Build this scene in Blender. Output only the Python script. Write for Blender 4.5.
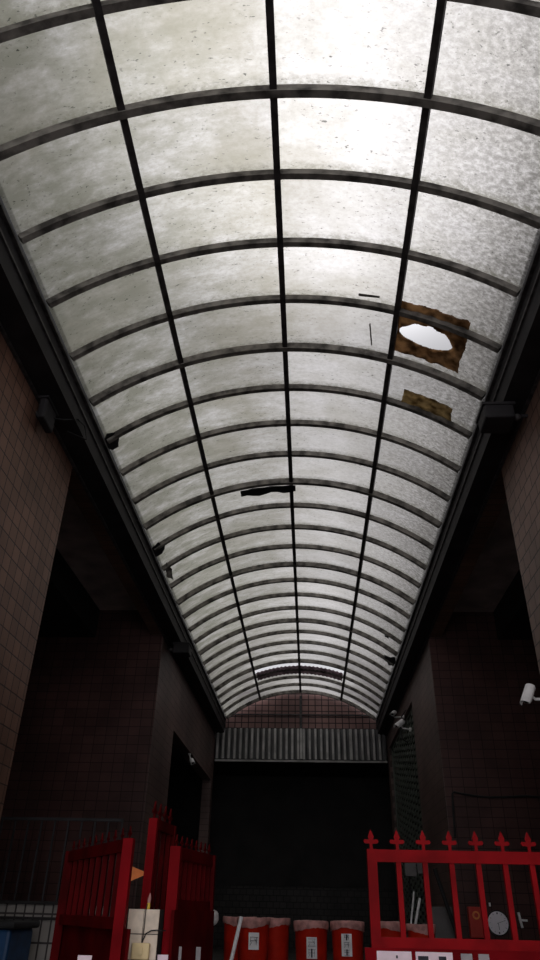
import bpy, bmesh, math, random
from mathutils import Vector, Matrix
random.seed(7)
S = bpy.context.scene
C = S.collection
for o in list(bpy.data.objects): bpy.data.objects.remove(o)

# ------------------------------------------------------------------ camera
E = 1.5                                    # eye height
cam = bpy.data.cameras.new('camera'); co = bpy.data.objects.new('camera', cam); C.objects.link(co)
cam.sensor_fit = 'VERTICAL'; cam.sensor_height = 36; cam.lens = 691.0 / 960 * 36
cam.clip_start = .05; cam.clip_end = 300
Rm = Matrix(((0.99858422, 0.01003765, 0.05223786),
             (0.04960427, -0.53033697, -0.84633452),
             (0.01920846, 0.84772752, -0.53008404)))
co.matrix_world = Matrix.Translation((0, 0, E)) @ Rm.to_4x4()
S.camera = co

# ------------------------------------------------------------------ world: bright overcast sky with the veiled sun high up
W = bpy.data.worlds.new('sky'); S.world = W; W.use_nodes = True
nt = W.node_tree; nt.nodes.clear()
def N(t, ty, **k):
    n = t.nodes.new(ty)
    for a, b in k.items(): setattr(n, a, b)
    return n
tc = N(nt, 'ShaderNodeTexCoord')
dot = N(nt, 'ShaderNodeVectorMath', operation='DOT_PRODUCT')
sd = Vector((0.06, 0.50, 1.0)).normalized()
dot.inputs[1].default_value = sd
nt.links.new(tc.outputs['Generated'], dot.inputs[0])
r1 = N(nt, 'ShaderNodeMapRange', interpolation_type='SMOOTHERSTEP')
r1.inputs['From Min'].default_value = .915; r1.inputs['From Max'].default_value = 1.0
r1.inputs['To Min'].default_value = 0.0; r1.inputs['To Max'].default_value = 1.0
nt.links.new(dot.outputs['Value'], r1.inputs['Value'])
sep = N(nt, 'ShaderNodeSeparateXYZ'); nt.links.new(tc.outputs['Generated'], sep.inputs[0])
r2 = N(nt, 'ShaderNodeMapRange')           # the overcast is palest low down
r2.inputs['From Min'].default_value = -.02; r2.inputs['From Max'].default_value = .75
r2.inputs['To Min'].default_value = .88; r2.inputs['To Max'].default_value = .46
nt.links.new(sep.outputs['Z'], r2.inputs['Value'])
cn = N(nt, 'ShaderNodeTexNoise'); cn.inputs['Scale'].default_value = 2.2; cn.inputs['Detail'].default_value = 4
nt.links.new(tc.outputs['Generated'], cn.inputs['Vector'])
cm = N(nt, 'ShaderNodeMapRange'); cm.inputs['To Min'].default_value = .8; cm.inputs['To Max'].default_value = 1.2
nt.links.new(cn.outputs['Fac'], cm.inputs['Value'])
m0 = N(nt, 'ShaderNodeMath', operation='MULTIPLY'); nt.links.new(r2.outputs[0], m0.inputs[0]); nt.links.new(cm.outputs[0], m0.inputs[1])
m1 = N(nt, 'ShaderNodeMath', operation='MULTIPLY_ADD'); m1.inputs[1].default_value = 2.5
nt.links.new(r1.outputs[0], m1.inputs[0]); nt.links.new(m0.outputs[0], m1.inputs[2])
bg = N(nt, 'ShaderNodeBackground'); bg.inputs['Color'].default_value = (.97, .96, 1.0, 1)
# unseen glow added behind the viewer, to brighten faces turned this way
d2 = N(nt, 'ShaderNodeVectorMath', operation='DOT_PRODUCT'); d2.inputs[1].default_value = Vector((.08, -1, .38)).normalized()
nt.links.new(tc.outputs['Generated'], d2.inputs[0])
r3 = N(nt, 'ShaderNodeMapRange', interpolation_type='SMOOTHSTEP')
r3.inputs['From Min'].default_value = .35; r3.inputs['From Max'].default_value = 1.0; r3.inputs['To Max'].default_value = .95
nt.links.new(d2.outputs['Value'], r3.inputs['Value'])
m2 = N(nt, 'ShaderNodeMath', operation='ADD'); nt.links.new(m1.outputs[0], m2.inputs[0]); nt.links.new(r3.outputs[0], m2.inputs[1])
nt.links.new(m2.outputs[0], bg.inputs['Strength'])
wo = N(nt, 'ShaderNodeOutputWorld'); nt.links.new(bg.outputs[0], wo.inputs[0])

S.view_settings.view_transform = 'Standard'; S.view_settings.look = 'None'
S.view_settings.gamma = 1; S.view_settings.use_curve_mapping = False
S.view_settings.exposure = 0.0
try:
    S.cycles.max_bounces = 8; S.cycles.transparent_max_bounces = 16
except Exception: pass

# ------------------------------------------------------------------ materials
def mat(name, col, rough=.7, metal=0., var=.25, scale=6., bump=0., spec=.4, col2=None):
    m = bpy.data.materials.new(name); m.use_nodes = True; t = m.node_tree
    b = t.nodes['Principled BSDF']; b.inputs['Roughness'].default_value = rough; b.inputs['Metallic'].default_value = metal
    b.inputs['Specular IOR Level'].default_value = spec
    tcn = N(t, 'ShaderNodeTexCoord'); nz = N(t, 'ShaderNodeTexNoise')
    nz.inputs['Scale'].default_value = scale; nz.inputs['Detail'].default_value = 5
    t.links.new(tcn.outputs['Object'], nz.inputs['Vector'])
    mx = N(t, 'ShaderNodeMix', data_type='RGBA')
    c2 = col2 or tuple(c * (1 - var) for c in col)
    mx.inputs[6].default_value = (*[min(1, c * (1 + var * .5)) for c in col], 1); mx.inputs[7].default_value = (*c2, 1)
    rr = N(t, 'ShaderNodeMapRange'); rr.inputs['From Min'].default_value = .38; rr.inputs['From Max'].default_value = .65
    t.links.new(nz.outputs['Fac'], rr.inputs['Value'])
    t.links.new(rr.outputs[0], mx.inputs[0]); t.links.new(mx.outputs[2], b.inputs['Base Color'])
    if bump:
        bn = N(t, 'ShaderNodeBump'); bn.inputs['Strength'].default_value = bump; bn.inputs['Distance'].default_value = .01
        t.links.new(nz.outputs['Fac'], bn.inputs['Height']); t.links.new(bn.outputs[0], b.inputs['Normal'])
    return m

def tile_mat(name, c1, c2, mortar, axis, bw, rh, ms=.012, offset=.5, rough=.45):
    """ceramic wall tiles; axis 'x' = wall facing x, 'y' = wall facing y"""
    m = bpy.data.materials.new(name); m.use_nodes = True; t = m.node_tree
    b = t.nodes['Principled BSDF']; b.inputs['Roughness'].default_value = rough; b.inputs['Specular IOR Level'].default_value = .2
    tcn = N(t, 'ShaderNodeTexCoord'); sp = N(t, 'ShaderNodeSeparateXYZ'); cb = N(t, 'ShaderNodeCombineXYZ')
    t.links.new(tcn.outputs['Object'], sp.inputs[0])
    t.links.new(sp.outputs['Y' if axis == 'x' else 'X'], cb.inputs['X']); t.links.new(sp.outputs['Z'], cb.inputs['Y'])
    br = N(t, 'ShaderNodeTexBrick'); br.offset = offset; br.offset_frequency = 2
    br.inputs['Scale'].default_value = 1; br.inputs['Brick Width'].default_value = bw; br.inputs['Row Height'].default_value = rh
    br.inputs['Mortar Size'].default_value = ms; br.inputs['Mortar Smooth'].default_value = .3; br.inputs['Bias'].default_value = 0
    br.inputs['Color1'].default_value = (*c1, 1); br.inputs['Color2'].default_value = (*c2, 1); br.inputs['Mortar'].default_value = (*mortar, 1)
    t.links.new(cb.outputs[0], br.inputs['Vector'])
    nz = N(t, 'ShaderNodeTexNoise'); nz.inputs['Scale'].default_value = .9; nz.inputs['Detail'].default_value = 4
    t.links.new(tcn.outputs['Object'], nz.inputs['Vector'])
    rr = N(t, 'ShaderNodeMapRange'); rr.inputs['From Min'].default_value = .35; rr.inputs['From Max'].default_value = .65
    rr.inputs['To Min'].default_value = .62; rr.inputs['To Max'].default_value = 1.15
    t.links.new(nz.outputs['Fac'], rr.inputs['Value'])
    mu = N(t, 'ShaderNodeMix', data_type='RGBA', blend_type='MULTIPLY'); mu.inputs[0].default_value = 1
    t.links.new(br.outputs['Color'], mu.inputs[6]); t.links.new(rr.outputs[0], mu.inputs[7])
    t.links.new(mu.outputs[2], b.inputs['Base Color'])
    bn = N(t, 'ShaderNodeBump'); bn.inputs['Strength'].default_value = .5; bn.inputs['Distance'].default_value = .01; bn.invert = True
    t.links.new(br.outputs['Fac'], bn.inputs['Height']); t.links.new(bn.outputs[0], b.inputs['Normal'])
    return m

def pane_mat():
    m = bpy.data.materials.new('weathered_polycarbonate'); m.use_nodes = True; t = m.node_tree
    t.nodes.clear(); L = t.links.new
    tcn = N(t, 'ShaderNodeTexCoord')
    def noise(sc, det, mapping=None, rough=.6):
        n = N(t, 'ShaderNodeTexNoise'); n.inputs['Scale'].default_value = sc; n.inputs['Detail'].default_value = det
        n.inputs['Roughness'].default_value = rough
        if mapping:
            mp = N(t, 'ShaderNodeMapping'); mp.inputs['Scale'].default_value = mapping
            L(tcn.outputs['Object'], mp.inputs[0]); L(mp.outputs[0], n.inputs['Vector'])
        else: L(tcn.outputs['Object'], n.inputs['Vector'])
        return n
    def rng(src, a, b, c=0., d=1.):
        r = N(t, 'ShaderNodeMapRange'); r.inputs['From Min'].default_value = a; r.inputs['From Max'].default_value = b
        r.inputs['To Min'].default_value = c; r.inputs['To Max'].default_value = d; L(src, r.inputs['Value']); return r.outputs[0]
    def mix(f, a, b, blend='MIX'):
        x = N(t, 'ShaderNodeMix', data_type='RGBA', blend_type=blend)
        if isinstance(f, float): x.inputs[0].default_value = f
        else: L(f, x.inputs[0])
        for s, v in ((6, a), (7, b)):
            if isinstance(v, tuple): x.inputs[s].default_value = (*v, 1)
            else: L(v, x.inputs[s])
        return x.outputs[2]
    def mth(op, a, b=None):
        x = N(t, 'ShaderNodeMath', operation=op)
        for i, v in enumerate((a, b)):
            if v is None: continue
            if isinstance(v, (int, float)): x.inputs[i].default_value = v
            else: L(v, x.inputs[i])
        return x.outputs[0]
    sp = N(t, 'ShaderNodeSeparateXYZ'); L(tcn.outputs['Object'], sp.inputs[0])
    big = noise(.9, 5); med = noise(3.5, 7, (.6, 1.6, 1), .72); fine = noise(22, 5, (.8, 1.2, 1), .75); speck = noise(38, 2, (.5, 1.2, 1))
    oi = N(t, 'ShaderNodeObjectInfo')
    base = mix(mth('MULTIPLY', rng(med.outputs['Fac'], .35, .7), rng(sp.outputs['X'], -.6, .3, 1.0, .5)), (.95, .93, .91), (.66, .64, .57))  # blotching, here and below, fades rightwards: sky glow put into the colour
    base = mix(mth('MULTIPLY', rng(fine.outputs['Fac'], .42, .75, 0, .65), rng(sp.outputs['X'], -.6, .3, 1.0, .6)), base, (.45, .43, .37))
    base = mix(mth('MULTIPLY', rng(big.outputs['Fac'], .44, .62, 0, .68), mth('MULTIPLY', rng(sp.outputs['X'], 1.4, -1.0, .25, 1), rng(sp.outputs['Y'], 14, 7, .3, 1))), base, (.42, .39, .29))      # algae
    # darker leftwards: eaves dirt, plus the fading sky glow put into the colour
    dirt_shade_l = mth('MULTIPLY', rng(sp.outputs['X'], .0, -2.0, 0, .95), rng(med.outputs['Fac'], .33, .6, .3, 1))
    base = mix(dirt_shade_l, base, (.36, .36, .29))
    dirt_shade_r = mth('MULTIPLY', rng(sp.outputs['X'], .5, 1.9, 0, 1), rng(fine.outputs['Fac'], .34, .6, .35, 1))  # darker rightwards too: eaves dirt and dimmer light, both put into the colour
    base = mix(dirt_shade_r, base, (.25, .24, .22))
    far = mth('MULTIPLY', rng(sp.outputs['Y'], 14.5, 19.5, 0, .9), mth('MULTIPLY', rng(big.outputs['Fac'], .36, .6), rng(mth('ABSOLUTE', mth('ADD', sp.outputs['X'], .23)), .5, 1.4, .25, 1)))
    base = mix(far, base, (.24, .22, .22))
    # silt collected along each rib
    fr = mth('FRACT', mth('DIVIDE', mth('SUBTRACT', sp.outputs['Y'], 3.078), .749))
    edge = mth('MAXIMUM', rng(fr, .84, .98), rng(fr, .06, .03))
    ed = mth('MULTIPLY', edge, rng(fine.outputs['Fac'], .35, .62, .15, .85))
    base = mix(ed, base, (.24, .23, .18))
    # black mould specks
    sk = mth('MULTIPLY', rng(speck.outputs['Fac'], .64, .69), rng(med.outputs['Fac'], .42, .6))
    base = mix(mth('MULTIPLY', sk, .8), base, (.05, .05, .045))
    ov = rng(oi.outputs['Random'], 0, 1, .82, 1.0)
    base = mix(1.0, base, ov, 'MULTIPLY')
    tr = N(t, 'ShaderNodeBsdfTranslucent'); L(base, tr.inputs['Color'])
    tp = N(t, 'ShaderNodeBsdfTransparent'); L(base, tp.inputs['Color'])
    gl = N(t, 'ShaderNodeBsdfDiffuse'); L(base, gl.inputs['Color'])
    s1 = N(t, 'ShaderNodeMixShader'); s1.inputs[0].default_value = PANE_CLEAR; L(tr.outputs[0], s1.inputs[1]); L(tp.outputs[0], s1.inputs[2])
    s2 = N(t, 'ShaderNodeMixShader'); s2.inputs[0].default_value = .12; L(s1.outputs[0], s2.inputs[1]); L(gl.outputs[0], s2.inputs[2])
    o = N(t, 'ShaderNodeOutputMaterial'); L(s2.outputs[0], o.inputs[0])
    return m
PANE_CLEAR = .40
M = dict(
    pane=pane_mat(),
    steel=mat('roof_steel', (.05, .045, .045), .6, 0, .5, 9, spec=.3),
    rib=mat('weathered_rib_steel', (.22, .205, .185), .85, 0, .3, 7, spec=.05, col2=(.07, .065, .06)),
    beam=mat('dark_painted_beam', (.022, .02, .022), .65, 0, .4, 3, spec=.25),
    angle=mat('worn_eaves_angle', (.05, .045, .045), .6, 0, .7, 12),
    conc=mat('stained_concrete', (.50, .43, .42), .85, 0, .3, 2),
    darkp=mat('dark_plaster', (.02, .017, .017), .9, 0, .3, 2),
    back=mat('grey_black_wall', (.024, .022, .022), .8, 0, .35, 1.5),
    floor=mat('court_floor', (.07, .065, .06), .8, 0, .3, 1.5),
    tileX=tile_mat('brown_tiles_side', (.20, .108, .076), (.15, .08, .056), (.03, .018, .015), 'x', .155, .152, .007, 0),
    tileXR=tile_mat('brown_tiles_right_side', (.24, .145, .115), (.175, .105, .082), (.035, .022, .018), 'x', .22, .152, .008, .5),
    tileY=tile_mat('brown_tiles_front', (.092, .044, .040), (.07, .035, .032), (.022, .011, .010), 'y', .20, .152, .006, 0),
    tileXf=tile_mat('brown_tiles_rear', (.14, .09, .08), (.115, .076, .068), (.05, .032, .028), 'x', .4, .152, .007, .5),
    tileG=tile_mat('gable_tiles', (.24, .135, .12), (.20, .115, .105), (.03, .02, .02), 'y', .20, .17, .016, 0),
    tileD=tile_mat('dado_tiles', (.033, .028, .026), (.024, .02, .019), (.008, .007, .007), 'y', .2, .16, .012, .5),
    pale=tile_mat('pale_tiles', (.34, .31, .28), (.28, .26, .24), (.06, .05, .05), 'y', .095, .24, .010, 0),
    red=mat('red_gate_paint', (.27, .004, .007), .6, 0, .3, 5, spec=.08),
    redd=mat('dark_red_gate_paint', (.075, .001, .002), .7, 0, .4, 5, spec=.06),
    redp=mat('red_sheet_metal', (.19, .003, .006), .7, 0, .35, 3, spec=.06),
    bin=mat('red_plastic', (.46, .018, .006), .5, 0, .2, 6, spec=.1),
    liner=mat('pinkish_plastic_liner', (.50, .24, .22), .6, 0, .4, 14),
    paper=mat('pale_paper', (.90, .72, .78), .9, 0, .08, 20),
    paperg=mat('grey_paper', (.36, .33, .34), .9, 0, .15, 20),
    ink=mat('dark_print', (.035, .035, .045), .8, 0, .5, 40),
    white=mat('white_plastic', (.82, .80, .80), .5, 0, .12, 9),
    cream=mat('cream_plastic', (.72, .56, .30), .5, 0, .1, 9),
    ctile=mat('cream_gatepost_tile', (.70, .58, .46), .5, 0, .15, 18),
    mortar=mat('dark_grout', (.035, .03, .028), .9),
    black=mat('black_rubber', (.012, .012, .013), .7),
    lens=mat('black_lens_glass', (.01, .01, .012), .1),
    rust=mat('peeling_brown_board', (.50, .36, .23), .9, 0, .3, 7, .6, col2=(.13, .08, .045)),
    tan=mat('weathered_yellowish_board', (.52, .43, .28), .9, 0, .3, 10, .5, col2=(.24, .18, .10)),
    corr=mat('grey_corrugated_sheet', (.10, .10, .10), .6, .0, .3, 2),
    slat=mat('pale_grey_ridge_metal', (.42, .41, .39), .6, 0, .35, 3),
    patch=mat('brown_corrugated_sheet', (.40, .33, .35), .8, 0, .4, 6),
    grill=mat('grey_green_grille', (.085, .10, .08), .6, 0, .3, 5),
    blue=mat('blue_plastic', (.006, .04, .11), .5, 0, .4, 8),
    pole=mat('polished_metal_pole', (.95, .95, .97), .4, 0, .1, 8),
    grey=mat('grey_board', (.13, .12, .12), .7, 0, .2, 6),
    orange=mat('orange_fabric', (.95, .27, .08), .8, 0, .1, 9),
    yellow=mat('yellow_plastic', (.75, .50, .06), .5, 0, .1, 9),
    alarm=mat('red_enamel', (.42, .03, .02), .4, 0, .1, 9),
    amber=mat('orange_ring_paint', (.75, .25, .06), .5),
    bag=mat('pale_plastic_bag', (.5, .47, .46), .6, 0, .3, 20),
    clockf=mat('clock_face', (.88, .84, .90), .5, 0, .04, 9),
)
def thin(m, f):
    t = m.node_tree; b = t.nodes['Principled BSDF']; src = b.inputs['Base Color'].links[0].from_socket
    tr = N(t, 'ShaderNodeBsdfTranslucent'); t.links.new(src, tr.inputs['Color'])
    mx = N(t, 'ShaderNodeMixShader'); mx.inputs[0].default_value = f
    t.links.new(b.outputs[0], mx.inputs[1]); t.links.new(tr.outputs[0], mx.inputs[2])
    t.links.new(mx.outputs[0], t.nodes['Material Output'].inputs[0])
thin(M['rust'], .75); thin(M['tan'], .8); thin(M['patch'], .5)
# ------------------------------------------------------------------ mesh helpers
def obj(name, bm, m, parent=None, smooth=False):
    me = bpy.data.meshes.new(name); bmesh.ops.recalc_face_normals(bm, faces=bm.faces[:]); bm.to_mesh(me); bm.free()
    if smooth:
        for p in me.polygons: p.use_smooth = True
    for mm in (m if isinstance(m, (list, tuple)) else [m]): me.materials.append(mm)
    o = bpy.data.objects.new(name, me); C.objects.link(o)
    if parent: o.parent = parent
    return o
def tag(o, label=None, cat=None, group=None, kind=None):
    if label: o['label'] = label
    if cat: o['category'] = cat
    if group: o['group'] = group
    if kind: o['kind'] = kind
    return o
def thing(name, label, cat, loc=(0, 0, 0), group=None, kind=None):
    o = bpy.data.objects.new(name, None); C.objects.link(o); o.location = loc; o.empty_display_size = .1
    return tag(o, label, cat, group, kind)
def B(): return bmesh.new()
def box(bm, x0, x1, y0, y1, z0, z1, mat4=None):
    vs = [Vector((x, y, z)) for x in (x0, x1) for y in (y0, y1) for z in (z0, z1)]
    if mat4: vs = [mat4 @ v for v in vs]
    v = [bm.verts.new(p) for p in vs]
    for f in ((0, 1, 3, 2), (4, 6, 7, 5), (0, 4, 5, 1), (2, 3, 7, 6), (0, 2, 6, 4), (1, 5, 7, 3)):
        bm.faces.new([v[i] for i in f])
    return bm
def frame_from(a, b):
    a = Vector(a); b = Vector(b); d = (b - a).normalized()
    u = d.cross(Vector((0, 0, 1)))
    if u.length < 1e-4: u = Vector((1, 0, 0))
    u.normalize(); return a, b, d, u, d.cross(u)
def bar(bm, a, b, w, h=None):
    h = h or w; a, b, d, u, v = frame_from(a, b)
    r = [[bm.verts.new(p + u * sx * w / 2 + v * sy * h / 2) for sx, sy in ((-1, -1), (1, -1), (1, 1), (-1, 1))] for p in (a, b)]
    for i in range(4): bm.faces.new((r[0][i], r[0][(i + 1) % 4], r[1][(i + 1) % 4], r[1][i]))
    bm.faces.new(r[0]); bm.faces.new(r[1][::-1]); return bm
def tube(bm, pts, rad, n=8, caps=True):
    pts = [Vector(p) for p in pts]; rings = []
    rads = rad if isinstance(rad, (list, tuple)) else [rad] * len(pts)
    for i, p in enumerate(pts):
        q = pts[min(i + 1, len(pts) - 1)] - pts[max(i - 1, 0)]
        _, _, d, u, v = frame_from((0, 0, 0), q)
        rings.append([bm.verts.new(p + (u * math.cos(2 * math.pi * k / n) + v * math.sin(2 * math.pi * k / n)) * rads[i]) for k in range(n)])
    for a, b in zip(rings, rings[1:]):
        for k in range(n): bm.faces.new((a[k], a[(k + 1) % n], b[(k + 1) % n], b[k]))
    if caps: bm.faces.new(rings[0]); bm.faces.new(rings[-1][::-1])
    return bm
def bevel(bm, w=.01):
    bmesh.ops.bevel(bm, geom=bm.edges[:], offset=w, segments=2, affect='EDGES', profile=.5); return bm
def structure(name, bm, m, parent=None, kind=True):
    o = obj(name, bm, m, parent)
    if kind and parent is None: o['kind'] = 'structure'
    return o

# ------------------------------------------------------------------ the shell
XL, XR = -2.76, 2.27                       # inner faces of side walls
ZB = E + 4.45                              # underside of eaves beams
YN, YR, YF = -.6, 12.64, 21.3             # near end, end of the side bays, gable
TOP = 6.9
structure('floor', box(B(), -9, 9, -8, 8.6, -.2, 0), M['floor'])
fl2 = structure('floor', box(B(), -9, 9, 8.6, 30, -.2, .58), M['floor'])
def wall(name, boxes, m):
    bm = B()
    for b in boxes: box(bm, *b)
    return structure(name, bm, m)
# near piers
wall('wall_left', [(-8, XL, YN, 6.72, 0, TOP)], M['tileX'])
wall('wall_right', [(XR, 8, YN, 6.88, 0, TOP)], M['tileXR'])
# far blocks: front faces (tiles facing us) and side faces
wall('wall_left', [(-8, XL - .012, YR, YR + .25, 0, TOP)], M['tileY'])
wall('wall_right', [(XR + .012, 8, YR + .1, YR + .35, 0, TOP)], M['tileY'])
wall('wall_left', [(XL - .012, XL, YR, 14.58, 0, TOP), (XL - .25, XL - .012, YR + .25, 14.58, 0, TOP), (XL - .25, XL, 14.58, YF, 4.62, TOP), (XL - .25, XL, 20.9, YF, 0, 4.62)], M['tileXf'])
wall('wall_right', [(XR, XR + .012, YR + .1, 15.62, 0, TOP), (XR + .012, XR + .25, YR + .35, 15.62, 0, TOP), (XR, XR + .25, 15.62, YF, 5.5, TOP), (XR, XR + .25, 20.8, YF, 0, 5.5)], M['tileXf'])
# back walls of the bays and rooms
wall('wall_left', [(-8.3, -8, 6.72, 24.3, 0, TOP)], M['darkp'])
wall('wall_right', [(8, 8.3, 6.88, 24.3, 0, TOP)], M['darkp'])
# lintels and bay ceilings
wall('trim_1', [(XL - .22, XL, 6.72, YR, ZB, TOP)], M['tileX'])
wall('trim_2', [(XR, XR + .24, 6.88, YR + .1, ZB, TOP)], M['tileX'])
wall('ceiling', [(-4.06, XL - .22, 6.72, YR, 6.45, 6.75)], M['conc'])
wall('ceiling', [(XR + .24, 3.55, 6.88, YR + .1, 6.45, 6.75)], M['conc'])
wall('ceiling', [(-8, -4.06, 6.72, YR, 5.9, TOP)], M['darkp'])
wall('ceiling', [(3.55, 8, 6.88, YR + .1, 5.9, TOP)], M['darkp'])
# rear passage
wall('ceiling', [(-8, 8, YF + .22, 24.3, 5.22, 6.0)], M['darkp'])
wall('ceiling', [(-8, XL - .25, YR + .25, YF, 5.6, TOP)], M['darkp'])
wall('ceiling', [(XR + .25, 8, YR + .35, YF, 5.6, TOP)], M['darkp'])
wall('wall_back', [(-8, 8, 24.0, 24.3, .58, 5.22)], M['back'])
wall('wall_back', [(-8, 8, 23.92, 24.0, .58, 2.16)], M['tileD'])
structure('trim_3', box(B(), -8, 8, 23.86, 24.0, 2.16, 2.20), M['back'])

# ------------------------------------------------------------------ barrel roof
HC = 5.7; XC = -.041 * HC; RV = 3.5; ZC = E + HC - RV; T0 = .69
K0, K1 = -4, 24
yk = lambda k: 3.078 + .749 * k
def V(t, y, r=RV): return Vector((XC + r * math.sin(t), y, ZC + r * math.cos(t)))
roof = thing('ceiling', 'arched barrel roof of dirty translucent panels on dark curved steel ribs', 'roof', (XC, 0, E + 4.9), kind='structure')
def adopt(o, p=roof):
    o.parent = p; o.matrix_parent_inverse = Matrix.Translation(-Vector(p.location)); return o
def sweep(bm, tt, y0, y1, r0, r1):
    """curved bar along the arc"""
    rings = [[bm.verts.new(V(t, y, r)) for y, r in ((y0, r0), (y1, r0), (y1, r1), (y0, r1))] for t in tt]
    for a, b in zip(rings, rings[1:]):
        for k in range(4): bm.faces.new((a[k], a[(k + 1) % 4], b[(k + 1) % 4], b[k]))
    bm.faces.new(rings[0]); bm.faces.new(rings[-1][::-1]); return bm
TT = [-T0 + 2 * T0 * i / 48 for i in range(49)]
for k in range(K0, K1 + 1):
    y = yk(k); d = .07 if k % 4 else .085; w = .06 if k % 4 else .066
    adopt(obj('rib', sweep(B(), TT, y - w / 2, y + w / 2, RV - .008 - d, RV - .008), M['rib']))
for t in (-.36, 0, .36):
    bm = B()
    rings = [[bm.verts.new(V(t + a, y, r)) for a, r in ((-.0085, RV - .08), (.0085, RV - .08), (.0085, RV - .01), (-.0085, RV - .01))] for y in (yk(K0), yk(K1))]
    for i in range(4): bm.faces.new((rings[0][i], rings[0][(i + 1) % 4], rings[1][(i + 1) % 4], rings[1][i]))
    bm.faces.new(rings[0]); bm.faces.new(rings[1][::-1])
    adopt(obj('purlin', bm, M['steel']))
COLS = ((-T0, -.36), (-.36, 0), (0, .36), (.36, T0))
# hole seen in one right-hand panel
HT, HY, HRT, HRY = .462, 5.61, .092, .17
def pane(k, t0, t1):
    bm = B(); ya, yb = yk(k), yk(k + 1)
    if k == 20 and abs(t0) < .37 and abs(t1) < .37: ya += .62        # torn away strip, sky shows
    hole = (yk(k) < HY < yk(k + 1)) and t0 < HT < t1
    n, m_ = (140, 90) if hole else (8, 4)
    sag = random.uniform(.0, .014); tw = random.uniform(-.008, .008)
    g = []
    for i in range(n + 1):
        u = i / n; t = t0 + (t1 - t0) * u; row = []
        for j in range(m_ + 1):
            v = j / m_; y = ya + (yb - ya) * v
            row.append((t, y, RV + .002 - sag * math.sin(math.pi * v) + tw * (u - .5) * math.sin(math.pi * v)))
        g.append(row)
    vs = {}
    def vt(i, j):
        if (i, j) not in vs: vs[i, j] = bm.verts.new(V(*g[i][j]))
        return vs[i, j]
    for i in range(n):
        for j in range(m_):
            t, y = g[i][j][0], g[i][j][1]
            if hole and ((t - HT) / HRT) ** 2 + ((y - HY) / HRY) ** 2 < 1: continue
            bm.faces.new((vt(i, j), vt(i + 1, j), vt(i + 1, j + 1), vt(i, j + 1)))
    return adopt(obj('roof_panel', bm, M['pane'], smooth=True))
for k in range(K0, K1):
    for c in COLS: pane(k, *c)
# gable: tiled segment, centre post, rails and corrugated apron
YG = YF
bm = B(); arc = [V(t, YG, RV + .03) for t in TT]; zb = E + 4.6
poly = [Vector((XR + .1, YG, zb)), Vector((XR + .1, YG, ZC + RV * math.cos(T0) + .08)), *[p for p in reversed(arc)], Vector((XL - .1, YG, ZC + RV * math.cos(T0) + .08)), Vector((XL - .1, YG, zb))]
poly = [p for p in poly]
f = bm.faces.new([bm.verts.new(p) for p in poly]); r = bmesh.ops.extrude_face_region(bm, geom=[f])
bmesh.ops.translate(bm, verts=[v for v in r['geom'] if isinstance(v, bmesh.types.BMVert)], vec=(0, .2, 0))
structure('wall_back', bm, M['tileG'])
gf = thing('gable_frame', 'dark steel frame across the tiled arched gable end', 'frame', (XC, YG - .04, zb))
for nm, a, b_, w in (('post', (XC, YG - .04, zb), (XC, YG - .04, E + HC - .12), .07),
                     ('rail', (-2.40, YG - .04, E + 5.02), (1.98, YG - .04, E + 5.02), .035),
                     ('rail', (XL + .03, YG - .04, zb), (XR - .03, YG - .04, zb), .06)):
    adopt(obj(nm, bar(B(), a, b_, w), M['steel']), gf)
cs = thing('corrugated_apron', 'grey corrugated sheet hanging below the arched gable end', 'sheet', (XC, YG - .09, E + 3.7))
bm = B(); n = 460; x0, x1 = XL + .04, XR - .04; rows = []
for i in range(n + 1):
    x = x0 + (x1 - x0) * i / n; ph = ((x - x0) / .168) % 1
    dy = -.075 * max(0, min(1, (abs(ph - .5) * 2 - .45) * 4))
    rows.append([bm.verts.new((x, YG - .10 + dy + o, z)) for z in (E + 3.74, E + 4.58) for o in (0, .006)])
for a, b_ in zip(rows, rows[1:]):
    for i, j in ((0, 2), (3, 1), (1, 0), (2, 3)): bm.faces.new((a[i], a[j], b_[j], b_[i]))
adopt(obj('corrugated_sheet', bm, M['corr']), cs)
bm = B(); q = x0 + .06
while q < x1 - .05:
    box(bm, q - .028, q + .028, YG - .225, YG - .19, E + 3.74, E + 4.58); q += .168
adopt(obj('ridges', bm, M['slat']), cs)
adopt(obj('bottom_rail', bar(B(), (x0, YG - .12, E + 3.70), (x1, YG - .12, E + 3.70), .06, .05), M['slat']), cs)
for x in (-.22, 1.22):
    adopt(obj('seam_strip', box(B(), x - .035, x + .035, YG - .245, YG - .225, E + 3.74, E + 4.58), M['slat']), cs)

# eaves beams with worn angles
EL, ER = XC - RV * math.sin(T0), XC + RV * math.sin(T0); ZE = ZC + RV * math.cos(T0)
for nm, xa, xb, s in (('trim_4', XL - .0, EL - .015, 1), ('trim_5', XR, ER + .015, -1)):
    b0 = thing(nm, None, None, ((xa + xb) / 2, 8, ZB)); b0['kind'] = 'structure'
    lo, hi = sorted((xa, xb))
    adopt(obj('box_beam', box(B(), lo, hi, YN, YF + .05, ZB, ZE + .12), M['beam']), b0)
    adopt(obj('angle', box(B(), *sorted((xb, xb + s * .035)), YN, YF - .2, ZE - .10, ZE - .07), M['angle']), b0)
    adopt(obj('angle', box(B(), *sorted((xb, xb + s * .02)), YN, YF - .2, ZE - .26, ZE - .235), M['angle']), b0)
    adopt(obj('angle', box(B(), *sorted((xa + s * .0, xa + s * .03)), YN, YF - .2, ZB - .03, ZB - .0), M['angle']), b0)

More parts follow.
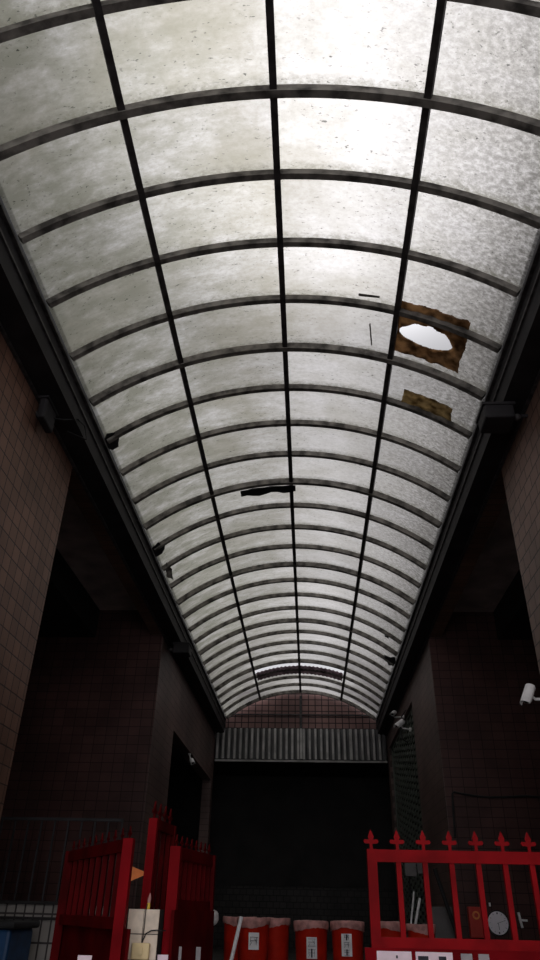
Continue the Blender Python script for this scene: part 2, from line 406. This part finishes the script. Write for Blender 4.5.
# ------------------------------------------------------------------ repairs and debris on the roof
def curved_patch(outline, m, name, r, th=.012, hole=None, n=120, mm=80):
    """outline(t,y)->bool over a grid box, gives a ragged curved board with thickness"""
    t0, t1, y0, y1 = outline; bm = B(); vs = {}
    def keep(i, j):
        if hole:
            t = t0 + (t1 - t0) * (i + .5) / n; y = y0 + (y1 - y0) * (j + .5) / mm
            if ((t - hole[0]) / hole[2]) ** 2 + ((y - hole[1]) / hole[3]) ** 2 < 1 + .06 * math.sin(i * .25) + .05 * math.sin(j * .3): return False
        e = 1.4 + 1.0 * math.sin(i * .1) + .6 * math.sin(i * .27)
        e2 = 1.6 + 1.5 * math.sin(j * .13) + .6 * math.sin(j * .45)
        return j >= e and j < mm - 1 - 2.0 * abs(math.sin(i * .08 + 1)) and i >= e2 * .6 and i < n - 1 - e2
    def vt(i, j, s):
        if (i, j, s) not in vs:
            wob = .006 * math.sin(i * .25) + .004 * math.sin(j * .3 + i * .1)
            vs[i, j, s] = bm.verts.new(V(t0 + (t1 - t0) * i / n, y0 + (y1 - y0) * j / mm, r + wob - s * th))
        return vs[i, j, s]
    K = {(i, j) for i in range(n) for j in range(mm) if keep(i, j)}
    for i, j in K:
        for s in (0, 1):
            bm.faces.new((vt(i, j, s), vt(i + 1, j, s), vt(i + 1, j + 1, s), vt(i, j + 1, s)))
        for di, dj, p, q in ((-1, 0, (0, 0), (0, 1)), (1, 0, (1, 0), (1, 1)), (0, -1, (0, 0), (1, 0)), (0, 1, (0, 1), (1, 1))):
            if (i + di, j + dj) not in K:
                bm.faces.new((vt(i + p[0], j + p[1], 0), vt(i + q[0], j + q[1], 0), vt(i + q[0], j + q[1], 1), vt(i + p[0], j + p[1], 1)))
    return obj(name, bm, m)
tag(curved_patch((.360, .588, 5.18, 5.97), M['rust'], 'repair_board', RV - .006, hole=(HT, HY, .086, .155)),
    'peeling brown patch around the oval hole in the roof', 'patch')
tag(curved_patch((.418, .606, 6.55, 6.87), M['tan'], 'repair_board', RV - .006, n=100, mm=50),
    'small solid yellowish brown patch below the holed one', 'patch')
# brown corrugated strip under the torn panel near the far end
bm = B(); n = 200; ta, tb = -.345, .345; rows = []
for i in range(n + 1):
    t = ta + (tb - ta) * i / n; rr = RV - .035 - .02 * (.5 + .5 * math.cos(i / n * 2 * math.pi * 22))
    rows.append([bm.verts.new(V(t, y, rr + o)) for y in (yk(20) + .45, yk(21) + .42) for o in (0, .006)])
for a, b_ in zip(rows, rows[1:]):
    for i, j in ((0, 2), (3, 1), (1, 0), (2, 3)): bm.faces.new((a[i], a[j], b_[j], b_[i]))
tag(obj('corrugated_strip', bm, M['patch']), 'brown corrugated strip fixed under the far end of the roof', 'patch')
# torn rubber strip at the crown
def ragged(pts, th, m, name, label, cat='strip', group=None):
    """pts list of (t, y) outline, a thin torn piece hanging just under the roof"""
    bm = B(); a = [bm.verts.new(V(t, y, r)) for t, y, r in pts]; f = bm.faces.new(a)
    e = bmesh.ops.extrude_face_region(bm, geom=[f])
    bmesh.ops.translate(bm, verts=[v for v in e['geom'] if isinstance(v, bmesh.types.BMVert)], vec=(0, 0, -th))
    return tag(obj(name, bm, m), label, cat, group)
y8 = yk(8)
top = [(-.232 + .028 * i, y8 + .05 + .01 * math.sin(i * 2.1)) for i in range(10)]
bot = [(.02 - .028 * i, y8 + .24 + .04 * math.sin(i * 1.3) - (.04 if i in (0, 1) else 0)) for i in range(10)]
ragged([(t, y, RV - .09) for t, y in top + bot], .012, M['black'], 'torn_rubber_strip', 'black torn strip hanging from the rib at the crown')
def torn(t, y, w, h, label, m='black'):
    p = [(t + w * math.cos(a) * random.uniform(.45, 1.1), y + h * math.sin(a) * random.uniform(.45, 1.1), RV - .03 - .02 * random.random()) for a in [i * 2 * math.pi / 11 for i in range(11)]]
    return ragged(p, .008, M[m], 'torn_sealant', label)
torn(-.676, 6.88, .052, .17, 'black torn flap by the left eaves, nearest to the viewer')
torn(-.674, 9.9, .042, .24, 'dark curled flap at the left eaves, beyond the nearest one')
torn(-.665, 10.8, .02, .42, 'grey mossy clump of debris along the left eaves', 'rib')
torn(.660, 15.7, .05, .42, 'dark torn flap at the right eaves near the far end')
torn(.59, 14.5, .022, .08, 'small black scrap on the right roof panels', 'black')
ragged([(.235, 5.20, RV - .02), (.30, 5.19, RV - .02), (.30, 5.215, RV - .02), (.235, 5.235, RV - .02)], .006, M['rib'], 'sealant_strip', 'thin dark tape line beside the peeling patch, along the rib')
ragged([(.276, 5.62, RV - .02), (.280, 5.60, RV - .02), (.293, 5.93, RV - .02), (.289, 5.95, RV - .02)], .006, M['rib'], 'sealant_strip', 'thin dark tape line beside the peeling patch, along the panel')

# ------------------------------------------------------------------ boxes on the beams
def gutter_box(x0, x1, y0, y1, z0, z1, wallx, label):
    t = thing('beam_box', label, 'box', ((x0 + x1) / 2, (y0 + y1) / 2, z0))
    bm = bevel(box(B(), x0, x1, y0, y1, z0, z1), .02); adopt(obj('housing', bm, M['beam']), t)
    bm = B(); box(bm, x0 - .015, x1 + .015, y0 - .015, y1 + .015, z1 - .05, z1 - .02); adopt(obj('rim', bm, M['beam']), t)
    xs = x1 if wallx > 0 else x0
    adopt(obj('arm', tube(B(), [(xs, (y0 + y1) / 2, (z0 + z1) / 2), (wallx, (y0 + y1) / 2, (z0 + z1) / 2 + .02)], .02), M['beam']), t)
    bm = B(); bmesh.ops.create_uvsphere(bm, u_segments=12, v_segments=8, radius=.04, matrix=Matrix.Translation((xs + (.06 if wallx > 0 else -.06), (y0 + y1) / 2, (z0 + z1) / 2)))
    adopt(obj('knob', bm, M['angle'], smooth=True), t)
    return t
gutter_box(1.80, 2.10, 5.62, 5.92, E + 4.24, E + 4.44, XR, 'black box-shaped fitting under the right eaves beam')
gutter_box(-2.70, -2.62, 5.40, 5.70, E + 4.16, E + 4.44, XL, 'small black fitting on the left eaves beam beside the near pier')
gutter_box(-2.62, -2.30, 13.0, 13.3, E + 4.22, E + 4.44, XL, 'black bracket under the far part of the left eaves beam')
bm = tube(B(), [(-2.66, 5.6, E + 4.3), (-2.56, 5.72, E + 4.36), (-2.47, 5.9, E + 4.50), (-2.44, 6.05, E + 4.52), (-2.45, 6.2, E + 4.44), (-2.6, 6.0, E + 4.41)], .008)
tag(obj('loose_cable', bm, M['black']), 'thin black cable loop dangling from the left eaves beam', 'cable')

# ------------------------------------------------------------------ security cameras
def sec_cam(p, d, wallp, s, label, group=None, hood=True):
    t = thing('security_camera', label, 'camera', p, group)
    p = Vector(p); d = Vector(d).normalized(); L = .17 * s; R_ = .042 * s
    adopt(obj('body', tube(B(), [p - d * L * .5, p - d * L * .46, p + d * L * .4, p + d * L * .5], [R_ * .8, R_, R_, R_ * .9], 16), M['white'], smooth=False), t)
    adopt(obj('lens', tube(B(), [p + d * L * .5, p + d * L * .54], R_ * .65, 14), M['lens']), t)
    u = Vector((0, 0, 1)); side = d.cross(u).normalized(); up = side.cross(d)
    bm = B(); rings = []
    for q in (-.45, .72):
        rings.append([bm.verts.new(p + d * L * q + (side * math.cos(a) + up * math.sin(a)) * R_ * rr) for rr in (1.12, 1.25) for a in [math.radians(v) for v in range(0, 181, 20)]])
    m_ = 10
    for i in range(m_ - 1):
        for o in (0, m_): bm.faces.new((rings[0][o + i], rings[0][o + i + 1], rings[1][o + i + 1], rings[1][o + i]))
        for r_ in rings: bm.faces.new((r_[i], r_[i + 1], r_[m_ + i + 1], r_[m_ + i]))
    for i in (0, m_ - 1): bm.faces.new((rings[0][i], rings[1][i], rings[1][m_ + i], rings[0][m_ + i]))
    adopt(obj('hood', bm, M['white']), t)
    wp = Vector(wallp); k = p - up * R_ * 1.9
    adopt(obj('bracket', tube(B(), [p - up * R_ * .8, k, Vector((wp.x, wp.y, wp.z))], .013 * s, 8), M['white']), t)
    bx = (wp - k).normalized()
    adopt(obj('base', tube(B(), [wp - bx * .025 * s, wp], .035 * s, 14), M['white']), t)
    return t
sec_cam((2.045, 6.6, E + 1.765), (-.40, -.22, -.75), (XR, 6.62, E + 1.72), 1.0, 'white bullet security camera on the near right pier')
sec_cam((2.02, 17.0, E + 4.06), (-.3, -.6, -.3), (XR, 17.05, E + 4.0), 1.1, 'white security camera on the far right wall, upper of the two')
sec_cam((2.03, 16.0, E + 3.60), (-.6, -.4, -.5), (XR, 16.1, E + 3.50), 1.3, 'white security camera above the grille, lower of the two')
sec_cam((-2.70, 16.9, E + 2.92), (.3, -.7, -.5), (-2.80, 17.05, E + 3.12), 1.0, 'small grey camera under the lintel of the left opening')
bm = tube(B(), [(2.24, 16.4, E + 4.0), (2.1, 16.2, E + 3.8), (2.02, 16.0, E + 3.45), (2.05, 15.9, E + 3.25), (2.15, 15.95, E + 3.2), (2.25, 16.1, E + 3.3)], .012)
tag(obj('camera_cable', bm, M['black']), 'black cable looping below the far right cameras', 'cable')

# ------------------------------------------------------------------ right opening: security grille
gr = thing('security_grille', 'tall grey-green metal grille over the right side opening', 'grille', (2.36, 18.2, .58))
adopt(obj('frame', bar(bar(bar(B(), (2.36, 15.66, .58), (2.36, 15.66, 5.46), .05), (2.36, 20.76, .58), (2.36, 20.76, 5.46), .05), (2.36, 15.66, 5.46), (2.36, 20.76, 5.46), .05), M['grill']), gr)
bm = B()
for i in range(12):
    y = 15.78 + i * .41
    for j in range(34):
        z = .66 + j * .14
        if z < 5.3: box(bm, 2.345, 2.36, y, y + .24, z + (.07 if i % 2 else 0), z + .085 + (.07 if i % 2 else 0))
adopt(obj('grille_mesh', bm, M['grill']), gr)
bm = B()
for i in range(12): bar(bm, (2.37, 15.9 + i * .41, .6), (2.37, 15.9 + i * .41, 5.44), .02)
adopt(obj('grille_rod', bm, M['grill']), gr)

# cable across the far right block
yc = YR + .1 - .02
pts = [(2.36, 1.10), (2.37, 1.45), (2.39, 1.74), (2.42, 1.765), (2.55, 1.74), (2.75, 1.71), (3.0, 1.69), (3.3, 1.70), (3.6, 1.72), (4.0, 1.69), (4.6, 1.68)]
tag(obj('wall_cable', tube(B(), [(x, yc, E + z) for x, z in pts], .017), M['black']), 'dark cable sagging across the tiled face of the right block', 'cable')

# ------------------------------------------------------------------ gates
def finial_bm(p, s=1.0, dirx=Vector((1, 0, 0))):
    bm = B(); p = Vector(p); n = Vector((0, 0, 1)).cross(dirx)
    pr = [(0, 0), (.008, 0), (.008, .028), (.034, .030), (.040, .040), (.034, .050), (.012, .048), (.016, .062), (.0, .098)]
    full = [(-x, z) for x, z in pr[1:-1]]
    outline = pr[:-1][1:] + [pr[-1]] + full[::-1]
    vs = [bm.verts.new(p + dirx * x * s + Vector((0, 0, z * s)) - n * .005 * s) for x, z in outline]
    f = bm.faces.new(vs); e = bmesh.ops.extrude_face_region(bm, geom=[f])
    bmesh.ops.translate(bm, verts=[v for v in e['geom'] if isinstance(v, bmesh.types.BMVert)], vec=n * .010 * s)
    return bm
def gate(name, label, a, b, top, mid, pitch, m, mp, post=.05, lastpost=True, panel=True, fs=1.0, mbar=None, zbot=.06, offs=0, mpost=None):
    a = Vector((*a, 0)); b = Vector((*b, 0)); d = (b - a).normalized(); Ln = (b - a).length
    t = thing(name, label, 'gate', a)
    P = lambda s, z, o=0: a + d * s + Vector((0, 0, z)) + Vector((0, 0, 1)).cross(d) * o
    adopt(obj('post', bar(B(), P(0, zbot - .06), P(0, top), post), mpost or m), t)
    if lastpost: adopt(obj('post', bar(B(), P(Ln, zbot - .06), P(Ln, top), post), m), t)
    adopt(obj('rail', bar(B(), P(post / 2, top - .03), P(Ln - post / 2, top - .03), .04, .058), m), t)
    adopt(obj('rail', bar(B(), P(post / 2, mid), P(Ln - post / 2, mid), .035, .05), m), t)
    adopt(obj('rail', bar(B(), P(post / 2, zbot), P(Ln - post / 2, zbot), .035, .05), m), t)
    n = int((Ln - offs) / pitch)
    for i in range(0, n + 1):
        s = offs + i * pitch
        if s > Ln: break
        if i or offs: adopt(obj('bar', bar(B(), P(s, mid + .02), P(s, top - .05), .026), mbar or m), t)
        adopt(obj('finial', finial_bm(P(s, top - .002), fs, d), m), t)
    if panel: adopt(obj('panel', box(B(), -.06, Ln, -.008, .008, zbot - .02, mid - .02, Matrix.Translation(P(0, 0, -.03)) @ Matrix.Rotation(math.atan2(d.y, d.x), 4, 'Z')), mp), t)
    return t
gate('iron_gate', 'red iron gate with cross-topped bars, standing at right of the entrance', (.328, 4.2), (2.24, 4.2), E + .295, E - .12, .1385, M['red'], M['redp'])
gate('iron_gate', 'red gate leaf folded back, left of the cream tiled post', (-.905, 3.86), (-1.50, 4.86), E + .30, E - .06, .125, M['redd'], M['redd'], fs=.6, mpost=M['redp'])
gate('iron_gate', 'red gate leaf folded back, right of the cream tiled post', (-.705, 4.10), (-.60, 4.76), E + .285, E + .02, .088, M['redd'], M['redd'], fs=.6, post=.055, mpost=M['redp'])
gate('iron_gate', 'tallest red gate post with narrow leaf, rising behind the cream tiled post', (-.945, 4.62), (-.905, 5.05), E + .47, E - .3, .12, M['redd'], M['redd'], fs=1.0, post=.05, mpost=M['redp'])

# notices on the gates
def notice(x0, x1, z1, y, h, label, m='paper', pics=(), rot=None):
    t = thing('notice', label, 'notice', ((x0 + x1) / 2, y, z1 - h), None)
    adopt(obj('sheet', box(B(), x0, x1, y - .002, y, z1 - h, z1), M[m]), t)
    for a, b_, c, d_ in pics:
        adopt(obj('printed_image', box(B(), x0 + a * (x1 - x0), x0 + b_ * (x1 - x0), y - .0035, y - .002, z1 - c * h, z1 - d_ * h), M['ink']), t)
    return t
yg = 4.2 - .041
notice(.325, .495, E - .152, yg, .24, 'pale pink sheet of paper on the right gate, leftmost notice', pics=((.55, .60, .12, .07), (.2, .8, .42, .40), (.2, .8, .5, .48), (.2, .7, .58, .56)))
notice(.515, .695, E - .152, yg, .24, 'white sheet with a dark picture on the right gate', pics=((.06, .34, .60, .07), (.34, .62, .60, .16), (.62, .82, .60, .07)))
notice(.735, .79, E - .155, yg, .16, 'small grey card on the right gate, next to the pictured sheet', 'paperg')
notice(.82, .872, E - .155, yg, .16, 'small grey card on the right gate, rightmost notice', 'paperg')
notice(-1.13, -1.06, E - .195, 4.02, .2, 'small pale paper low on the left folded gate', 'paper')
notice(-.742, -.69, E - .185, 4.03, .2, 'pale paper at the foot of the folded leaf beside the cream post', 'paper')
notice(-.675, -.645, E - .155, 4.15, .16, 'narrow grey paper on the folded leaf right of the cream post', 'paperg')
notice(-.61, -.585, E - .165, 4.42, .16, 'tiny grey paper at the far end of the right folded leaf', 'paperg')

# cream tiled gatepost with switch box
gp = thing('tiled_gatepost', 'cream tiled square gatepost between the left gate leaves', 'post', (-.82, 4.08, 0))
adopt(obj('core', box(B(), -.896, -.747, 4.003, 4.14, 0, E), M['mortar']), gp)
for r_ in range(0, 15):
    z1 = E - .0 - r_ * .105
    for xa in (-.898, -.820):
        if z1 - .101 < 0: continue
        bm = box(B(), xa, xa + .075, 3.995, 4.006, z1 - .101, z1); adopt(obj('tile', bm, M['ctile']), gp)
sw = thing('switch_box', 'cream electrical switch box on the tiled gatepost', 'box', (-.815, 3.98, E - .205))
adopt(obj('cover', bevel(box(B(), -.860, -.774, 3.962, 3.993, E - .205, E - .138), .006), M['cream']), sw)
adopt(obj('rocker', box(B(), -.825, -.805, 3.955, 3.962, E - .185, E - .155), M['cream']), sw)
bm = tube(B(), [(-.815, 3.985, E - .14), (-.813, 3.985, E - .08), (-.812, 3.985, E + .0), (-.813, 4.01, E + .02)], .0025)
tag(obj('wire', bm, M['black']), 'thin dark wire running up the face of the tiled gatepost', 'wire')
bm = tube(B(), [(-.815, 3.985, E - .135), (-.80, 3.983, E - .10), (-.775, 3.983, E - .088), (-.738, 3.985, E - .085), (-.728, 3.99, E - .088), (-.718, 4.05, E - .088)], .003)
tag(obj('wire', bm, M['black']), 'dark wire curving right from the switch box', 'wire')
lp = thing('indicator_lamp', 'tiny yellow-based pale lamp standing on the tiled gatepost', 'lamp', (-.813, 4.05, E))
adopt(obj('base', tube(B(), [(-.813, 4.05, E), (-.813, 4.05, E + .028)], .008, 12), M['yellow']), lp)
adopt(obj('bulb', tube(B(), [(-.813, 4.05, E + .028), (-.812, 4.05, E + .045), (-.811, 4.05, E + .07)], [.008, .009, .002], 12), M['liner']), lp)

# orange triangular flag behind
fg = thing('pennant', 'small orange triangular flag between the left gate posts', 'flag', (-1.44, 6.2, .0))
bm = B(); v = [bm.verts.new(p) for p in ((-1.42, 6.2, E + .29), (-1.42, 6.2, E + .18), (-1.27, 6.2, E + .22 + .02))]
f = bm.faces.new(v); e = bmesh.ops.extrude_face_region(bm, geom=[f]); bmesh.ops.translate(bm, verts=[q for q in e['geom'] if isinstance(q, bmesh.types.BMVert)], vec=(0, .006, 0))
adopt(obj('cloth', bm, M['orange']), fg)
adopt(obj('pole', tube(B(), [(-1.43, 6.2, 0), (-1.43, 6.2, E + .33)], .01), M['darkp']), fg)

# ------------------------------------------------------------------ left court: pale low wall, blue bin
tag(structure('wall_left', box(B(), -6, -1.98, 8.0, 8.15, 0, E + .02), M['pale']), 'low pale tiled wall')
structure('trim_6', box(B(), -6, -1.96, 7.97, 8.18, E + .02, E + .05), M['darkp'])
tag(structure('trim_7', box(B(), -6, -1.98, 7.985, 8.0, E - .11, E - .085), M['darkp']))
bb = thing('plastic_bin', 'blue plastic bin with black lid beside the pale tiled wall', 'bin', (-3.1, 7.4, 0))
def ring_loft(bm, cx, cy, prof, n=28, sq=1.0):
    rs = [[bm.verts.new((cx + r_ * math.cos(2 * math.pi * k / n), cy + r_ * sq * math.sin(2 * math.pi * k / n), z)) for k in range(n)] for r_, z in prof]
    for a, b_ in zip(rs, rs[1:]):
        for k in range(n): bm.faces.new((a[k], a[(k + 1) % n], b_[(k + 1) % n], b_[k]))
    bm.faces.new(rs[0][::-1]); bm.faces.new(rs[-1]); return bm
adopt(obj('body', bevel(box(B(), -3.5, -2.62, 7.1, 7.7, 0, E - .17), .03), M['blue']), bb)
adopt(obj('lid', bevel(box(B(), -3.54, -2.58, 7.05, 7.74, E - .17, E - .11), .02), M['black']), bb)
adopt(obj('handle', tube(B(), [(-2.95, 7.08, E - .42), (-2.93, 7.05, E - .32), (-2.91, 7.08, E - .22)], .012), M['yellow']), bb)
# dark railing above the low wall
rl = thing('railing', 'dark iron railing standing on the low pale tiled wall', 'railing', (-4, 8.08, E + .05))
adopt(obj('rail', bar(B(), (-6, 8.08, E + .80), (-1.98, 8.08, E + .80), .03), M['beam']), rl)
for i in range(28):
    adopt(obj('bar', bar(B(), (-1.99 - i * .145, 8.08, E + .05), (-1.99 - i * .145, 8.08, E + .785), .018), M['beam']), rl)

# ------------------------------------------------------------------ red bins
BZ = .58
binroot = None
def make_bin(x, y, zt, r_, label, lab=None, group='red bins with plastic liners', seed=0):
    rnd = random.Random(seed)
    t = thing('rubbish_bin', label, 'bin', (x, y, BZ), group)
    h = zt - BZ
    adopt(obj('body', ring_loft(B(), x, y, [(r_ * .80, BZ), (r_ * .83, BZ + .03), (r_ * .97, zt - .06), (r_ * 1.0, zt - .03)]), M['bin'], smooth=True), t)
    bm = B(); n = 48; rings = []
    for q, (rr, z) in enumerate(((.80, zt - .03), (.99, zt), (1.05, zt - .004), (1.06, zt - .05), (1.035, zt - .085))):
        ring = []
        for k in range(n):
            a = 2 * math.pi * k / n
            dz = (rnd.uniform(-.006, .006) + .02 * math.sin(2 * a + seed)) * (1.0 if q == 4 else .2)
            ring.append(bm.verts.new((x + r_ * (rr + rnd.uniform(-.012, .02)) * math.cos(a), y + r_ * (rr + rnd.uniform(-.012, .02)) * math.sin(a), z + dz)))
        rings.append(ring)
    for a, b_ in zip(rings, rings[1:]):
        for k in range(n): bm.faces.new((a[k], a[(k + 1) % n], b_[(k + 1) % n], b_[k]))
    adopt(obj('liner', bm, M['liner'], smooth=True), t)
    if lab:
        ly, lx, lz0, lz1, rows_ = y - r_ * .985, x + lab[0], zt - lab[1] - lab[2], zt - lab[1], lab[3]
        w = .058
        lb = adopt(obj('label_sticker', box(B(), lx - w, lx + w, ly - .012, ly, lz0, lz1), M['white']), t)
        bm = B(); ch = (lz1 - lz0) / rows_
        for i in range(rows_):
            zc_ = lz1 - ch * (i + .5); s = min(ch, .11) * .42
            st = [(-1, .8, 1, .8), (-.9, .1, .9, .1), (-1, -.8, 1, -.8), (0, 1, 0, -.9), (-.7, .8, -.8, -.2), (.7, .7, .6, -.8), (-.5, -.2, -.9, -.9), (.2, .5, .8, -.3)]
            rnd.shuffle(st)
            for x0_, z0_, x1_, z1_ in st[:6]:
                bar(bm, (lx + x0_ * s, ly - .014, zc_ + z0_ * s), (lx + x1_ * s, ly - .014, zc_ + z1_ * s), .015, .003)
        obj('characters', bm, M['ink'], lb)
    return t
make_bin(-.86, 9.95, E - .055, .195, 'red bin at the far left of the row, half hidden behind the labelled one', seed=1)
make_bin(-.66, 9.50, E - .055, .185, 'red bin with a small label, standing right of the leaning pole', (.02, .145, .16, 1), seed=2)
make_bin(-.42, 9.95, E - .06, .165, 'red unlabelled bin showing behind the small-label bin', seed=3)
make_bin(.005, 9.5, E - .075, .19, 'red bin with a two-character white label, middle of the row', (.005, .155, .20, 2), seed=4)
make_bin(.42, 9.5, E - .07, .185, 'red bin with a tall white label beside the right gate post', (-.02, .12, .21, 3), seed=5)
make_bin(.95, 10.0, E - .07, .17, 'lined bin behind the right gate, nearest its left post', seed=6)
make_bin(1.34, 10.1, E - .09, .17, 'lined bin behind the right gate, under the leaning white sticks', seed=7)
tag(obj('metal_pole', tube(B(), [(-.965, 9.0, BZ), (-.775, 9.15, E - .05)], .021, 12), M['pole']), 'shiny metal pole leaning in front of the red bins', 'pole')
bm = B(); bmesh.ops.create_icosphere(bm, subdivisions=3, radius=.055, matrix=Matrix.Translation((-1.0, 8.4, E - .06)) @ Matrix.Diagonal((1, .8, 1.25, 1)))
for v in bm.verts: v.co += Vector((random.uniform(-.006, .006),) * 3)
bg_ = thing('plastic_bag', 'small white plastic bag hanging on a dark stand by the left gate', 'bag', (-1.0, 8.4, 0))
adopt(obj('bag', bm, M['bag'], smooth=True), bg_)
adopt(obj('stand', tube(B(), [(-1.0, 8.46, 0), (-1.0, 8.46, E - .02), (-1.0, 8.4, E + .0)], .008), M['black']), bg_)

# ------------------------------------------------------------------ things behind the right gate
yw = YR + .1
ck = thing('wall_clock', 'round white wall clock on the tiled right block', 'clock', (2.86, yw, E - .08))
cx, cz = 2.86, E - .075
adopt(obj('case', tube(B(), [(cx, yw, cz), (cx, yw - .05, cz)], .168, 40), M['black']), ck)
adopt(obj('clock_face', tube(B(), [(cx, yw - .05, cz), (cx, yw - .055, cz)], .152, 40), M['clockf']), ck)
bm = B()
for i in range(12):
    a = i * math.pi / 6; s, c = math.sin(a), math.cos(a)
    bar(bm, (cx + s * .115, yw - .057, cz + c * .115), (cx + s * .138, yw - .057, cz + c * .138), .018 if i % 3 == 0 else .011, .003)
adopt(obj('hour_marks', bm, M['ink']), ck)
adopt(obj('hour_hand', bar(B(), (cx, yw - .060, cz), (cx + .006, yw - .060, cz - .085), .014, .003), M['ink']), ck)
adopt(obj('minute_hand', bar(B(), (cx - .02, yw - .062, cz - .006), (cx + .112, yw - .062, cz + .035), .011, .003), M['ink']), ck)
al = thing('alarm_box', 'red alarm box with an orange ring left of the clock', 'box', (2.52, yw, E - .06))
adopt(obj('cabinet', bevel(box(B(), 2.42, 2.62, yw - .12, yw, E - .27, E + .13), .01), M['alarm']), al)
bm = B(); bmesh.ops.create_cone(bm, cap_ends=True, segments=24, radius1=.055, radius2=.055, depth=.012, matrix=Matrix.Translation((2.525, yw - .126, E + .02)) @ Matrix.Rotation(math.pi / 2, 4, 'X'))
adopt(obj('ring', bm, M['amber']), al)
bm = B(); bmesh.ops.create_cone(bm, cap_ends=True, segments=24, radius1=.03, radius2=.03, depth=.012, matrix=Matrix.Translation((2.525, yw - .135, E + .02)) @ Matrix.Rotation(math.pi / 2, 4, 'X'))
adopt(obj('button', bm, M['alarm']), al)
hk = bar(bar(B(), (3.19, yw - .03, E + .07), (3.22, yw - .03, E - .13), .03), (3.20, yw - .03, E - .03), (3.31, yw - .03, E - .035), .028)
bar(hk, (3.2, yw - .03, E - .02), (3.2, yw, E - .02), .02)
tag(obj('wall_hook', hk, M['white']), 'white Y-shaped hook on the wall right of the clock', 'hook')
tag(obj('wall_pin', box(B(), 2.765, 2.785, yw - .04, yw, E + .14, E + .19), M['white']), 'tiny white tag on the wall above the clock', 'tag')
pn = thing('sign_board', 'grey board hung on the grille behind the right gate', 'sign', (1.66, 12.6, E + .65))
adopt(obj('board', box(B(), 1.50, 1.67, 12.58, 12.61, E + .52, E + .74), M['grey']), pn)
adopt(obj('board', box(B(), 1.69, 1.86, 12.58, 12.61, E + .56, E + .78), M['grey']), pn)
adopt(obj('stand', tube(tube(B(), [(1.56, 12.63, BZ), (1.56, 12.63, E + .70)], .012), [(1.80, 12.63, BZ), (1.80, 12.63, E + .74)], .012), M['beam']), pn)
tag(obj('wooden_stick', tube(B(), [(1.50, 12.45, BZ), (1.50, 12.45, E - .15), (1.60, 12.52, E + .31)], .014), M['white']), 'white stick leaning behind the right gate, taller of two', 'stick')
tag(obj('wooden_stick', tube(B(), [(1.54, 12.3, BZ), (1.545, 12.3, E - .15), (1.66, 12.35, E + .22)], .020), M['white']), 'thicker white stick leaning behind the right gate, shorter of two', 'stick')
tag(obj('drain_pipe', tube(B(), [(1.93, 12.4, E + .62), (2.16, 12.4, E - .20), (2.2, 12.4, BZ)], .03), M['black']), 'black pipe leaning against the corner of the right block', 'pipe')
tag(obj('low_cabinet', bevel(box(B(), 1.86, 2.2, 12.75, 13.2, BZ, E + .12), .01), M['grey']), 'grey cabinet standing at the corner behind the right gate', 'cabinet')
